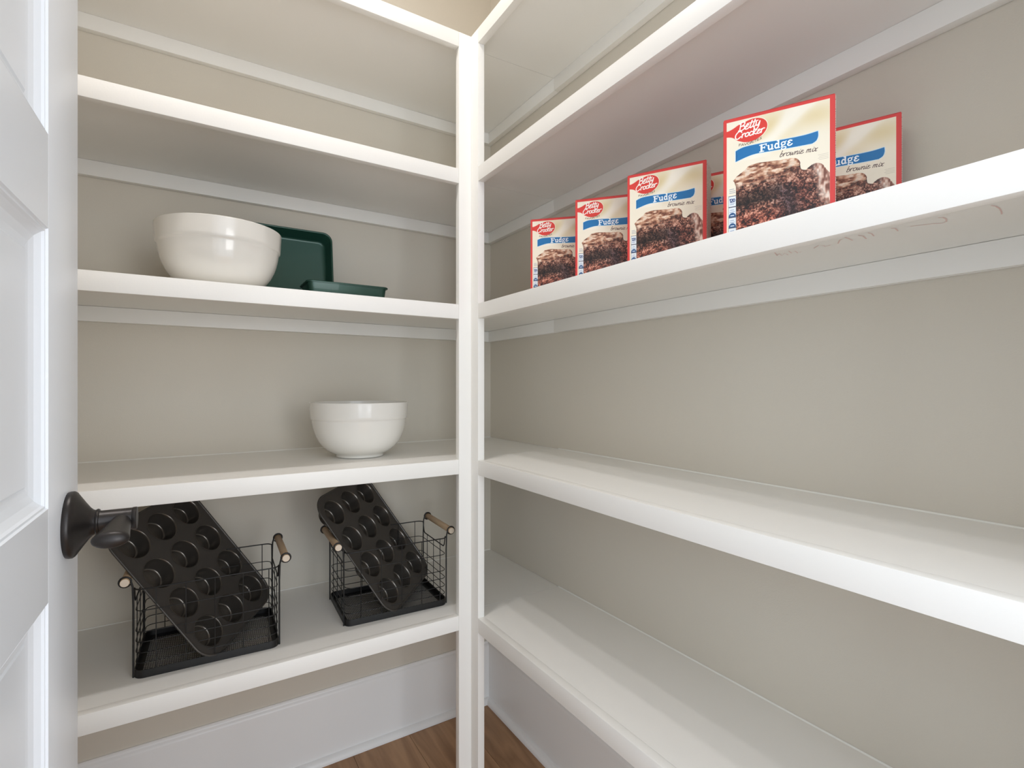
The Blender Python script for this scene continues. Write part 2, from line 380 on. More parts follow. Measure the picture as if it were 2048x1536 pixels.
# ------------------------------------------------------------------ green pans
def pan(name, L, W, D, rt, label, M, slope=.010, rb=None):
    """rectangular pan, origin at the bottom centre, opening up +Z, rolled rim"""
    bm = bmesh.new(); rb = rb or rt * .8; t = .0012
    def ring(ins, r, z): return [bm.verts.new((x_, y_, z)) for x_, y_ in rrect(-L / 2 + ins, L / 2 - ins, -W / 2 + ins, W / 2 - ins, max(.002, r), 8)]
    seq = [(slope + .007, rb - .003, 0), (slope + .003, rb, .0015), (slope + .0006, rb, .006), (.004, rt - .002, D - .003), (.0030, rt - .0010, D - .0042), (.0, rt, D - .0046), (-.0006, rt, D - .0026), (.0, rt, D - .0006), (.0016, rt - .001, D), (.0038, rt - .003, D - .0004), (.0052, rt - .003, D - .003), (slope + .002, rb - .001, .0075), (slope + .0048, rb - .003, .0030), (slope + .010, rb - .006, t + .0004)]
    rs = [ring(*q) for q in seq]; n = len(rs[0])
    for A, B in zip(rs[:-1], rs[1:]):
        for k in range(n): bm.faces.new((A[k], A[(k + 1) % n], B[(k + 1) % n], B[k]))
    bm.faces.new(rs[0][::-1]); bm.faces.new(rs[-1])
    o = bm_obj(name, bm, M_green, None, smooth=True, angle=50)
    o.matrix_world = M; tag(o, label, 'baking pan'); return o
# tall one stands on its long side, leaning on the back wall, opening forward
lean = math.radians(8)
# local X -> world X, local Y -> up, local Z (opening) -> towards the camera
Ry = Matrix(((1, 0, 0), (0, math.sin(lean), -math.cos(lean)), (0, math.cos(lean), math.sin(lean)))).to_4x4()
pw = .232
o1 = pan('baking_pan', .330, pw, .047, .026, 'deep green rectangular baking pan standing on edge behind the large bowl', Matrix.Translation((.1935, 1.630 - .0135, H0 + .2128 + .0035 + pw / 2 * math.cos(lean))) @ Ry, slope=.009)
o2 = pan('loaf_pan', .219, .118, .061, .016, 'small green loaf pan lying flat beside the large white bowl', Matrix.Translation((.3675, 1.478, H0 + .2128 + .0036)), slope=.010, rb=.012)

# ------------------------------------------------------------------ wire baskets
BW, BDp, BH = .137, .104, .1845      # half width, half depth, height to the rim
def basket_loop(z, ins=0.0, r=.016):
    return [(x_, y_, z) for x_, y_ in rrect(-BW + ins, BW - ins, -BDp + ins, BDp - ins, r, 5)]
def make_basket(loc, rz, label):
    t = tag(empty('wire_basket', loc, rz), label, 'basket', 'black wire baskets with wooden handles')
    # base: tray band with a fine mesh bottom
    bm = bmesh.new(); pts = rrect(-BW, BW, -BDp, BDp, .018, 8); n = len(pts); q = []
    for z, k in ((.0, 1.0), (.0165, 1.0), (.0165, .988), (.0035, .986), (.0035, .90), (.0, .90)):
        q.append([bm.verts.new((x_ * k if abs(k - .9) > .01 else math.copysign(abs(x_) - .012, x_), y_ * k if abs(k - .9) > .01 else math.copysign(abs(y_) - .012, y_), z)) for x_, y_ in pts])
    for i in range(len(q)):
        A, B = q[i], q[(i + 1) % len(q)]
        for k in range(n): bm.faces.new((A[k], A[(k + 1) % n], B[(k + 1) % n], B[k]))
    bm_obj('base_tray', bm, M_black, t, smooth=True, angle=40)
    bm = bmesh.new(); p = .0085; hw, hd_ = BW - .011, BDp - .011; th = .00040
    for sgn in (1, -1):
        c = -(hw + hd_ * 1.0) ; kk = .62        # slope dy/dx
        ncross = int((2 * hw + 2 * hd_ / kk) / p)
        for i in range(ncross + 1):
            xs = -hw - hd_ / kk + i * p          # x where y = 0 +- ...
            # line: y = sgn*kk*(x - xs0)
            pts_ = []
            x0_ = xs
            xa = max(-hw, x0_ - hd_ / kk); xb = min(hw, x0_ + hd_ / kk)
            if xb - xa < .002: continue
            a = Vector((xa, sgn * kk * (xa - x0_), .0028)); b = Vector((xb, sgn * kk * (xb - x0_), .0028))
            d = (b - a).normalized(); nn = Vector((-d.y, d.x, 0)) * th
            up = Vector((0, 0, .0004))
            vs = [bm.verts.new(v) for v in (a - nn, b - nn, b + nn, a + nn, a - nn + up, b - nn + up, b + nn + up, a + nn + up)]
            for f in BF: bm.faces.new([vs[j] for j in f])
    o = bm_obj('mesh_bottom', bm, M_black, t); o['kind'] = 'stuff'
    # rim: straight along front and back, dipping along both sides
    dip = .030; pts_ = []
    for x_, y_ in rrect(-BW, BW, -BDp, BDp, .016, 5):
        pts_.append((x_, y_, BH))
    out = []
    n = len(pts_)
    for i, (x_, y_, z_) in enumerate(pts_):
        out.append((x_, y_, z_))
        if i in (5, 17):                          # end of a corner: start of a side run
            s_ = 1 if i == 5 else -1
            for yy, dz in ((-.82, -.35), (-.78, -.8), (-.72, -1.), (-.3, -1.), (0, -1), (.3, -1.), (.72, -1.), (.78, -.8), (.82, -.35)):
                out.append((x_, yy * BDp * s_, BH + dip * dz))
    tube('rim_wire', out, .0015, M_black, t, n=8, closed=True)
    for fz in (.754, .515, .40, .28, .165):
        tube('wire_loop', basket_loop(BH * fz, .0022), .0010, M_black, t, n=6, closed=True)
    for fx in (-.367, -.17, .03, .235, .43):
        for s_ in (-1, 1):
            tube('wire_upright', [(fx * 2 * BW * .98, s_ * (BDp - .0005), .012), (fx * 2 * BW * .98, s_ * (BDp - .0005), BH)], .0010, M_black, t, n=6)
    for fy in (-.5, 0, .5):
        for s_ in (-1, 1):
            tube('wire_upright', [(s_ * (BW - .0005), fy * BDp, .012), (s_ * (BW - .0005), fy * BDp, BH - dip)], .0010, M_black, t, n=6)
    # handles: thick corner uprights that curl round a wooden dowel on each side
    for s_ in (-1, 1):
        hb = empty('handle', (s_ * (BW + .0155), 0, .2005)); hb.parent = t
        bmd = bmesh.new(); L = .098
        nseg = 28; ra = .0084
        for yy in (-L, L):
            pass
        rings = [[bmd.verts.new((ra * k_ * math.cos(2 * math.pi * j / nseg), y_, ra * k_ * math.sin(2 * math.pi * j / nseg))) for j in range(nseg)] for y_, k_ in ((-L, .93), (-L + .0008, 1), (L - .0008, 1), (L, .93))]
        for A, B in zip(rings[:-1], rings[1:]):
            for j in range(nseg): bmd.faces.new((A[j], A[(j + 1) % nseg], B[(j + 1) % nseg], B[j]))
        f1 = bmd.faces.new(rings[0]); f2 = bmd.faces.new(rings[-1]); f1.material_index = 1; f2.material_index = 1
        bm_obj('dowel', bmd, [M_dowel, M_dowel_end], hb, smooth=True, angle=40)
        for sy in (-1, 1):
            yy = sy * (BDp - .012)
            path = [(-s_ * .0140, yy, -.2000), (-s_ * .0140, yy, -.05), (-s_ * .0128, yy, -.012)]
            rr = .0104
            for j in range(0, 15):
                a = math.radians(190 - 24 * j)
                path.append((s_ * rr * math.cos(a), yy, rr * math.sin(a)))
            tube('handle_wire', path, .0019, M_black, hb, n=8)
    return t
bk1 = make_basket((.0415, 1.4060, H0 - .6066 + .0004), math.radians(-2.2), 'black wire basket nearest the door handle, holding a leaning muffin tin')
bk2 = make_basket((.4695, 1.4090, H0 - .6066 + .0002), math.radians(-2.2), 'black wire basket beside the corner post, holding a leaning muffin tin')

# ------------------------------------------------------------------ muffin tins
def tin_meshes():
    p, cr = .082, .0348
    cu = bpy.data.curves.new('tray_outline', 'CURVE'); cu.dimensions = '2D'; cu.fill_mode = 'BOTH'
    def spl(pts):
        s = cu.splines.new('POLY'); s.points.add(len(pts) - 1); s.use_cyclic_u = True
        for q, (a, b) in zip(s.points, pts): q.co = (a, b, 0, 1)
    spl(rrect(-.1295, .1295, -.172, .172, .043, 10))
    for r in range(4):
        for c in range(3):
            cx, cy = (c - 1) * p, (1.5 - r) * p
            spl([(cx + cr * math.cos(2 * math.pi * k / 48), cy + cr * math.sin(2 * math.pi * k / 48)) for k in range(48)])
    o = bpy.data.objects.new('tmp', cu); COL.objects.link(o); bpy.context.view_layer.update()
    me = bpy.data.meshes.new_from_object(o); bpy.data.objects.remove(o); me.name = 'tin_tray'
    me.materials.clear(); me.materials.append(M_tin)
    bm = bmesh.new()
    seq = [(-.1295, -.172, .043, 0), (-.1303, -.1728, .0438, .0016), (-.1318, -.1743, .0453, .0026), (-.1340, -.1765, .0475, .0022), (-.1348, -.1773, .0483, .0006), (-.1340, -.1765, .0475, -.0016), (-.1322, -.1747, .0457, -.0016), (-.1318, -.1743, .0453, .0004)]
    rs = [[bm.verts.new((x_, y_, z)) for x_, y_ in rrect(a, -a, b, -b, r, 10)] for a, b, r, z in seq]; n = len(rs[0])
    for A, B in zip(rs[:-1], rs[1:]):
        for k in range(n): bm.faces.new((A[k], A[(k + 1) % n], B[(k + 1) % n], B[k]))
    bmesh.ops.recalc_face_normals(bm, faces=bm.faces)
    rim = bpy.data.meshes.new('tin_rim'); bm.to_mesh(rim); bm.free(); rim.materials.append(M_tin)
    for q in rim.polygons: q.use_smooth = True
    c = lathe('cup', [(cr - .0002, .0001), (cr + .0004, .0009), (cr - .0006, .0010), (cr - .0014, .0002), (cr - .0022, -.002), (.0276, -.0262), (.0270, -.0285), (.0256, -.0302), (.0236, -.0309), (.0222, -.0306), (.0212, -.0298), (.010, -.0300), (0, -.0300)], M_cup, None, 48)
    cup = c.data; bpy.data.objects.remove(c)
    return me, rim, cup
ME_TRAY, ME_RIM, ME_CUP = tin_meshes()
def link(name, me, parent):
    o = bpy.data.objects.new(name, me); COL.objects.link(o); o.parent = parent; return o
def rodr(w_, tr, sc):
    w_ = Vector(w_); a = w_.length
    M = Matrix.Rotation(a, 4, w_ / a)
    T = Matrix.Translation((tr[0] * sc, tr[1] * sc, H0 + tr[2] * sc))
    return T @ M @ Matrix.Scale(sc, 4)
def make_tin(w_, tr, sc, label):
    t = tag(empty('muffin_tin'), label, 'baking tin', 'dark twelve cup muffin tins')
    t.matrix_world = rodr(w_, tr, sc)
    link('tray', ME_TRAY, t); link('rolled_rim', ME_RIM, t)
    for r in range(4):
        for c in range(3):
            q = link('cup', ME_CUP, t); q.location = ((c - 1) * .082, (1.5 - r) * .082, 0)
    return t
make_tin((.9674, .3052, .9575), (.0127, 1.3967, -.4226), 1.022, 'dark nonstick muffin tin leaning in the basket nearest the door handle')
make_tin((.9471, .2829, .7825), (.4337, 1.3968, -.4215), 1.032, 'dark nonstick muffin tin leaning in the basket beside the corner post')

# ------------------------------------------------------------------ brownie mix cartons
def make_art(W=760, H=976):
    """flat print on the front of the carton, painted in face coordinates (u right, v down)"""
    rng = np.random.RandomState(7)
    v, u = np.mgrid[0:H, 0:W].astype(np.float32)
    u = (u + .5) / W; v = (v + .5) / H
    img = np.zeros((H, W, 3), np.float32)
    asp = H / W
    def noise(fx, fy, seed):
        r = np.random.RandomState(seed)
        g = r.rand(int(fy) + 3, int(fx) + 3).astype(np.float32)
        x = u * fx; y = v * fy
        xi = x.astype(int); yi = y.astype(int); xf = x - xi; yf = y - yi
        xf = xf * xf * (3 - 2 * xf); yf = yf * yf * (3 - 2 * yf)
        a = g[yi, xi]; b = g[yi, xi + 1]; c = g[yi + 1, xi]; d = g[yi + 1, xi + 1]
        return (a * (1 - xf) + b * xf) * (1 - yf) + (c * (1 - xf) + d * xf) * yf
    def ramp(t, cols):
        t = np.clip(t, 0, 1) * (len(cols) - 1)
        c = np.array(cols, np.float32) / 255
        i = np.minimum(t.astype(int), len(cols) - 2); f = (t - i)[..., None]
        return c[i] * (1 - f) + c[i + 1] * f
    def mix(mask, col):
        nonlocal img
        col = np.asarray(col, np.float32)
        if col.ndim == 1: col = col / 255
        img = img * (1 - mask[..., None]) + col * mask[..., None]
    def smooth(x, w=.002): return np.clip(x / w + .5, 0, 1)
    def poly(pts):
        """antialiased polygon: even-odd test on a supersampled box"""
        P = np.array(pts, np.float32)
        x0, x1 = int(max(0, P[:, 0].min() * W - 2)), int(min(W, P[:, 0].max() * W + 3))
        y0, y1 = int(max(0, P[:, 1].min() * H - 2)), int(min(H, P[:, 1].max() * H + 3))
        m = np.zeros((H, W), np.float32)
        acc = np.zeros((y1 - y0, x1 - x0), np.float32)
        for sx in (.25, .75):
            for sy in (.25, .75):
                X = (np.arange(x0, x1) + sx)[None] / W; Y = (np.arange(y0, y1) + sy)[:, None] / H
                ins = np.zeros((y1 - y0, x1 - x0), bool)
                for i in range(len(P)):
                    ax, ay = P[i]; bx, by = P[(i + 1) % len(P)]
                    if ay == by: continue
                    c = ((ay > Y) != (by > Y)) & (X < (bx - ax) * (Y - ay) / (by - ay) + ax)
                    ins ^= c
                acc += ins
        m[y0:y1, x0:x1] = acc / 4
        return m
    def strokes(lines, wd, slant=0.0):
        """round-ended pen strokes; points in uv, width in u"""
        m = np.zeros((H, W), np.float32)
        for L in lines:
            w = wd
            if isinstance(L, tuple): L, w = L
            for (ax, ay), (bx, by) in zip(L[:-1], L[1:]):
                ax_, ay_, bx_, by_ = ax * W, ay * H, bx * W, by * H; r = w * W / 2
                x0, x1 = int(max(0, min(ax_, bx_) - r - 2)), int(min(W, max(ax_, bx_) + r + 3))
                y0, y1 = int(max(0, min(ay_, by_) - r - 2)), int(min(H, max(ay_, by_) + r + 3))
                if x1 <= x0 or y1 <= y0: continue
                X = np.arange(x0, x1)[None] + .5; Y = np.arange(y0, y1)[:, None] + .5
                dx, dy = bx_ - ax_, by_ - ay_; l2 = dx * dx + dy * dy + 1e-6
                t = np.clip(((X - ax_) * dx + (Y - ay_) * dy) / l2, 0, 1)
                d = np.hypot(X - ax_ - t * dx, Y - ay_ - t * dy)
                m[y0:y1, x0:x1] = np.maximum(m[y0:y1, x0:x1], np.clip(r - d + .5, 0, 1))
        return m
    def curve(pts, n=6):
        """Catmull-Rom through the points"""
        P = [np.array(p, float) for p in pts]; P = [P[0]] + P + [P[-1]]; o = []
        for i in range(1, len(P) - 2):
            for k in range(n):
                t = k / n; a, b, c, d = P[i - 1:i + 3]
                o.append(tuple(.5 * (2 * b + (c - a) * t + (2 * a - 5 * b + 4 * c - d) * t * t + (3 * b - a - 3 * c + d) * t ** 3)))
        o.append(tuple(P[-2])); return o
    # --- letter pen paths in a 0..1 em box (x right, y down; baseline y=1, x-height y=.45)
    G = {
     'B': (.75, [[(.18,.02),(.14,1)], [(.0,.12),(.25,0),(.6,.05),(.62,.3),(.35,.46),(.2,.48)], [(.3,.47),(.66,.55),(.68,.85),(.4,1.02),(.0,.98)]]),
     'C': (.85, [[(.78,.2),(.6,.02),(.3,.05),(.02,.4),(.05,.85),(.35,1.05),(.75,.8)]]),
     'e': (.5, [[(.42,.55),(.22,.45),(.12,.58),(.3,.68)], [(.3,.68),(.05,.75),(.08,.98),(.35,1.0),(.52,.85)]]),
     't': (.36, [[(.26,.08),(.12,.8),(.22,1.0),(.4,.85)], [(-.06,.42),(.5,.34)]]),
     'T': (.36, [[(.26,.08),(.12,.8),(.22,1.0),(.4,.85)]]),
     'y': (.55, [[(.08,.45),(.1,.8),(.3,.92),(.5,.5)], [(.5,.45),(.42,1.1),(.2,1.4),(-.05,1.3)]]),
     'r': (.45, [[(.08,.5),(.08,1)], [(.08,.7),(.25,.48),(.45,.5)]]),
     'o': (.55, [[(.3,.46),(.06,.6),(.08,.92),(.3,1.0),(.5,.82),(.46,.55),(.3,.46)]]),
     'c': (.48, [[(.42,.55),(.24,.46),(.05,.65),(.1,.95),(.3,1.0),(.46,.88)]]),
     'k': (.55, [[(.1,.05),(.08,1)], [(.45,.42),(.12,.75),(.48,1.0)]]),
     'b': (.5, [[(.16,-.02),(.06,.95),(.3,1.0),(.46,.75),(.34,.5),(.12,.62)]]),
     'w': (.7, [[(.06,.48),(.1,.95),(.24,.95),(.34,.55)], [(.34,.55),(.4,.95),(.54,.95),(.64,.46)]]),
     'n': (.55, [[(.1,.48),(.06,1)], [(.08,.7),(.3,.46),(.42,.58),(.38,1),(.52,.92)]]),
     'i': (.26, [[(.12,.5),(.1,.95),(.24,.95)], [(.16,.26),(.17,.28)]]),
     'm': (.8, [[(.1,.48),(.06,1)], [(.08,.68),(.26,.46),(.34,.6),(.32,1)], [(.33,.68),(.52,.46),(.6,.6),(.56,.98),(.7,.95)]]),
     'x': (.55, [[(.04,.5),(.2,.5),(.3,.98),(.5,.96)], [(.48,.46),(.04,1.0)]]),
     ' ': (.35, []),
     'A': (.75, [[(.05,1),(.36,0),(.7,1)], [(.15,.68),(.58,.68)]]), 'F': (.62, [[(.12,0),(.12,1)], [(.12,.03),(.6,.03)], [(.12,.48),(.5,.48)]]),
     'V': (.72, [[(.02,0),(.34,1),(.68,0)]]), 'O': (.8, [[(.4,0),(.08,.25),(.08,.75),(.4,1),(.72,.75),(.72,.25),(.4,0)]]),
     'R': (.7, [[(.12,0),(.12,1)], [(.12,.03),(.5,.05),(.55,.4),(.12,.5)], [(.3,.5),(.65,1)]]), 'I': (.3, [[(.14,0),(.14,1)]]),
     'K': (.6, [[(.1,0),(.1,1)]]), 'U': (.6, []), 'E': (.6, [[(.5,.02),(.12,.02),(.12,.98),(.52,.98)], [(.12,.5),(.45,.5)]]),
     'S': (.6, [[(.5,.12),(.3,0),(.1,.15),(.2,.42),(.45,.6),(.5,.85),(.28,1),(.06,.88)]]),
     '%': (.6, [[(.3,0),(.3,1)], [(.02,.02),(.58,.02)]]),
     '1': (.4, [[(.08,.2),(.24,0),(.24,1)]]), '2': (.6, [[(.06,.2),(.28,0),(.48,.18),(.4,.5),(.05,1),(.52,1)]]),
     '0': (.6, [[(.28,0),(.06,.3),(.06,.7),(.28,1),(.5,.7),(.5,.3),(.28,0)]]),
    }
    def text(s, x0, x1, base, hgt, wd, rise=0., slant=0., smoothn=5, arc=None):
        tot = sum(G[c][0] for c in s); L = []; x = 0.
        for c in s:
            adv, st = G[c]
            for q in st:
                q = curve(q, smoothn) if (len(q) > 2 and smoothn > 1) else q
                o = []
                for (a, b) in q:
                    t = (x + a) / tot
                    U = x0 + (x1 - x0) * t - slant * (b - 1) * hgt * asp
                    V = base + rise * t + (b - 1) * hgt
                    if arc: V += arc * (1 - (2 * t - 1) ** 2)
                    o.append((U, V))
                L.append(o)
            x += adv
        return strokes(L, wd)
    # cream field with soft golden folds
    t = noise(3, 3, 1) * .6 + noise(6, 5, 2) * .25
    dia = np.clip((u - .35) * 1.3 + (.25 - v) * 1.2, 0, 1)
    fold = np.exp(-((u - .62 + (v - .1) * 1.3) / .10) ** 2)
    gold = np.clip(np.exp(-(((u - .47) / .16) ** 2 + ((v - .17) / .13) ** 2)) * .9 + np.exp(-(((u - .83) / .2) ** 2 + ((v - .12) / .09) ** 2)) * .6 + (t - .4) * .3 - fold * .7, 0, 1)
    gold *= (v < .45)
    cream = np.array([240, 230, 209], np.float32) / 255
    img[:] = cream
    mix(gold, (214, 190, 132)); mix(np.clip(fold * .6, 0, 1) * (v < .36), (246, 240, 226))
    # brownie picture
    out = [(.035,.62),(.095,.505),(.13,.475),(.18,.45),(.215,.43),(.245,.41),(.32,.40),(.43,.405),(.54,.412),(.64,.415),(.70,.445),(.715,.51),(.755,.525),(.78,.51),(.83,.49),(.885,.50),(.93,.55),(.956,.58),(.956,1.0),(.035,1.0)]
    jag = [(a + (rng.rand() - .5) * .006, b) for a, b in curve(out[1:-3], 8)]
    pm = poly([(.125, 1.0), (.12, .56), (.105, .52)] + jag + [(.956, .58), (.956, 1.0)])
    n1 = noise(70, 90, 11); n2 = noise(140, 180, 12); n3 = noise(26, 34, 13); n4 = noise(9, 11, 14)
    crumb = np.clip(.5 + (n1 - .5) * .9 + (n2 - .5) * .7 + (n3 - .5) * .5, 0, 1)
    crumbc = ramp(crumb, [(26,16,16),(54,30,26),(92,52,42),(132,82,66),(172,120,98),(214,170,148)])
    bro = crumbc.copy()
    def toc(m, c, k): 
        nonlocal bro
        m = (np.clip(m, 0, 1) * k)[..., None]; bro = bro * (1 - m) + c * m
    # dark layer, lighter shelf line, reddish lower slab
    toc(np.exp(-((v - .66 + (u - .3) * .12) / .055) ** 2) * (u < .55), crumbc * .45, .9)
    toc(np.exp(-((v - .70 + (u - .3) * .05) / .02) ** 2) * (u < .5), crumbc * .3, .8)
    toc(np.clip((v - .74) * 9, 0, 1) * (u < .6), np.clip(crumbc * np.array([1.08, .86, .82]), 0, 1), .8)
    toc(np.exp(-((u - .60 - (v - .7) * .3) / .10) ** 2) * np.clip((v - .58) * 12, 0, 1), crumbc * np.array([.38, .38, .5]), .85)
    toc(np.exp(-((u - .74 - (v - .7) * .35) / .07) ** 2) * np.clip((v - .56) * 12, 0, 1), crumbc * np.array([.8, .66, .66]), .8)
    # glazed crust with swirls
    sw = noise(14, 60, 21) * .5 + noise(30, 90, 22) * .3 + noise(60, 160, 23) * .2
    gl = ramp(np.clip((sw - .3) * 2.4, 0, 1), [(96,54,40),(150,98,74),(196,146,116),(226,190,160),(240,218,196)])
    top = np.clip((.60 - (u - .1) * .10 + (n3 - .5) * .07 - v) * 16, 0, 1) * (u < .70)
    toc(top, gl, .92)
    sw2 = noise(40, 16, 31) * .5 + noise(70, 40, 32) * .5
    gl2 = ramp(np.clip((sw2 - .25) * 2, 0, 1), [(120,74,60),(176,130,112),(222,190,172),(240,222,208)])
    sd = np.clip((u - (.80 + (v - .6) * .32) + (n3 - .5) * .05) * 14, 0, 1)
    toc(sd, gl2, .95)
    toc(np.clip(.75 - np.hypot((u - .70) / .012, (v - .905) / .03), 0, 1) * 3, np.ones(3, np.float32) * .92, 1)
    img = img * (1 - pm[..., None]) + bro * pm[..., None]
    # nutrition tabs
    for k, (a, b) in enumerate([(.555,.625),(.632,.715),(.722,.80),(.807,.885),(.892,.97)]):
        m = smooth(.035 - np.abs(u - .085), .004) * smooth(((b - a) / 2) - np.abs(v - (a + b) / 2), .004)
        if k: mix(smooth(.037 - np.abs(u - .085), .004) * smooth(((b - a) / 2 + .004) - np.abs(v - (a + b) / 2), .004), (60, 62, 78))
        mix(m * (.0 if k == 0 else .97), (232, 238, 242))
        if k >= 2:
            d = np.hypot((u - .085) / .034, (v - b + .004) / .03)
            mix(smooth(1 - d, .06) * (v < b) , (44, 84, 132))
            mix(strokes([[(.07, b - .012), (.1, b - .012)]], .009), (230, 238, 244))
            mix(strokes([[(.066, a + .022), (.1, a + .02)], [(.062, a + .038), (.108, a + .036)]], .006) * .6, (70, 100, 150))
    mix(text('120', .058, .112, .678, .026, .0075, smoothn=3), (50, 70, 120))
    mix(strokes([[(.06,.69),(.108,.69)], [(.062,.699),(.1,.699)]], .004) * .7, (80, 100, 150))
    mix(strokes([[(.058,.575),(.1,.573)], [(.058,.59),(.112,.588)], [(.058,.604),(.112,.602)]], .006) * .6, (90, 110, 150))
    for k in range(4): mix(strokes([[(.86 + .01 * (k % 2), .432 + .012 * k), (.945, .430 + .012 * k)]], .003) * .55, (150, 140, 130))
    # ribbon
    rt = curve([(.118,.268),(.20,.249),(.36,.248),(.56,.256),(.74,.258),(.858,.249)], 8)
    rr = curve([(.858,.249),(.860,.285),(.845,.318),(.81,.335)], 6)
    rb = curve([(.81,.335),(.66,.333),(.45,.326),(.28,.324),(.118,.355)], 8)
    big = [(a, b) for a, b in rt + rr + rb]
    mix(strokes([big + [(.118,.268)]], .012), (206, 228, 240))
    mix(poly(big), (24, 112, 172))
    mix(strokes([[(.122,.275),(.128,.31),(.122,.348)]], .004), (10, 70, 120))
    # Fudge: heavy slab letters
    F = []
    def L(p, w): F.append((p, w))
    b0, xh, cp = .317, .041, .058
    def pt(x, y): return (x, b0 + y + (.345 - x) * .02)
    s = .0145
    L([pt(.362, -cp + .004), pt(.362, -.004)], .019); L([pt(.345, -cp + .003), pt(.408, -cp + .003)], .010); L([pt(.405, -cp + .004), pt(.405, -cp + .016)], .010)
    L([pt(.365, -.030), pt(.392, -.030)], .010); L([pt(.390, -.038), pt(.390, -.022)], .007); L([pt(.345, -.002), pt(.382, -.002)], .010)
    L([pt(.427, -xh + .004), pt(.427, -.012), pt(.434, -.003), pt(.446, -.004), pt(.458, -.012)], s); L([pt(.459, -xh + .004), pt(.459, -.002)], s); L([pt(.416, -xh + .003), pt(.428, -xh + .003)], .009); L([pt(.449, -xh + .003), pt(.46, -xh + .003)], .009); L([pt(.458, -.002), pt(.470, -.002)], .009)
    L(curve([pt(.512, -.032), pt(.496, -.038), pt(.485, -.020), pt(.494, -.003), pt(.512, -.006)], 5), s); L([pt(.517, -cp + .001), pt(.517, -.002)], s); L([pt(.504, -cp + .001), pt(.518, -cp + .001)], .009); L([pt(.517, -.002), pt(.530, -.002)], .009)
    L(curve([pt(.560, -.038), pt(.545, -.034), pt(.545, -.018), pt(.560, -.014), pt(.574, -.020), pt(.573, -.034), pt(.560, -.038)], 5), .012); L([pt(.574, -.036), pt(.586, -.040)], .009)
    L(curve([pt(.550, -.012), pt(.544, -.004), pt(.560, .001), pt(.580, .003), pt(.580, .014), pt(.560, .019), pt(.543, .013), pt(.550, .002)], 5), .010)
    L(curve([pt(.634, -.034), pt(.618, -.039), pt(.603, -.030), pt(.618, -.021)], 5), .013); L(curve([pt(.618, -.021), pt(.599, -.014), pt(.606, -.001), pt(.624, -.001), pt(.636, -.008)], 5), .013)
    mix(strokes(F, .01), (246, 248, 250))
    mix(text('brownie mix', .525, .850, .386, .042, .0055, rise=.012, slant=.35), (74, 50, 48))
    # red spoon logo
    th = np.linspace(0, 2 * np.pi, 60, endpoint=False)
    cx, cy, a_, b_ = .268, .125, .148, .089
    ell = [(cx + a_ * np.cos(t) , cy + b_ * np.sin(t) - .012 * np.cos(t)) for t in th]
    el = poly(ell)
    tail = poly(curve([(.0,.085),(.035,.094),(.09,.082),(.15,.058),(.20,.045)], 6) + [(.24,.12)] + curve([(.20,.208),(.14,.188),(.09,.155),(.035,.142),(.0,.150)], 6))
    hal = poly([((x - cx) * 1.045 + cx, (y - cy) * 1.05 + cy) for x, y in ell])
    mix(hal, (246, 238, 218))
    mix(np.maximum(el, tail), (218, 60, 52))
    mix(text('BeTTy', .145, .345, .110, .062, .012, rise=-.010, slant=.15), (250, 244, 236))
    mix(strokes([[(.228,.066),(.33,.058)]], .010), (250, 244, 236))
    mix(text('Crocker', .112, .385, .172, .056, .012, rise=-.012, slant=.15), (250, 244, 236))
    mix(text('FAVORI%ES', .145, .365, .232, .018, .0042, rise=-.020, slant=.1, smoothn=1, arc=.012), (86, 66, 50))
    # red frame
    ed = (u < .030) | (v < .023) | (u > .957)
    fr = np.clip(np.maximum.reduce([smooth(.030 - u), smooth(.023 - v), smooth(u - .957)]), 0, 1)
    mix(smooth(.034 - u) * (v > .15), (250, 220, 205))
    mix(fr, (214, 62, 58))
    return np.clip(img, 0, 1)

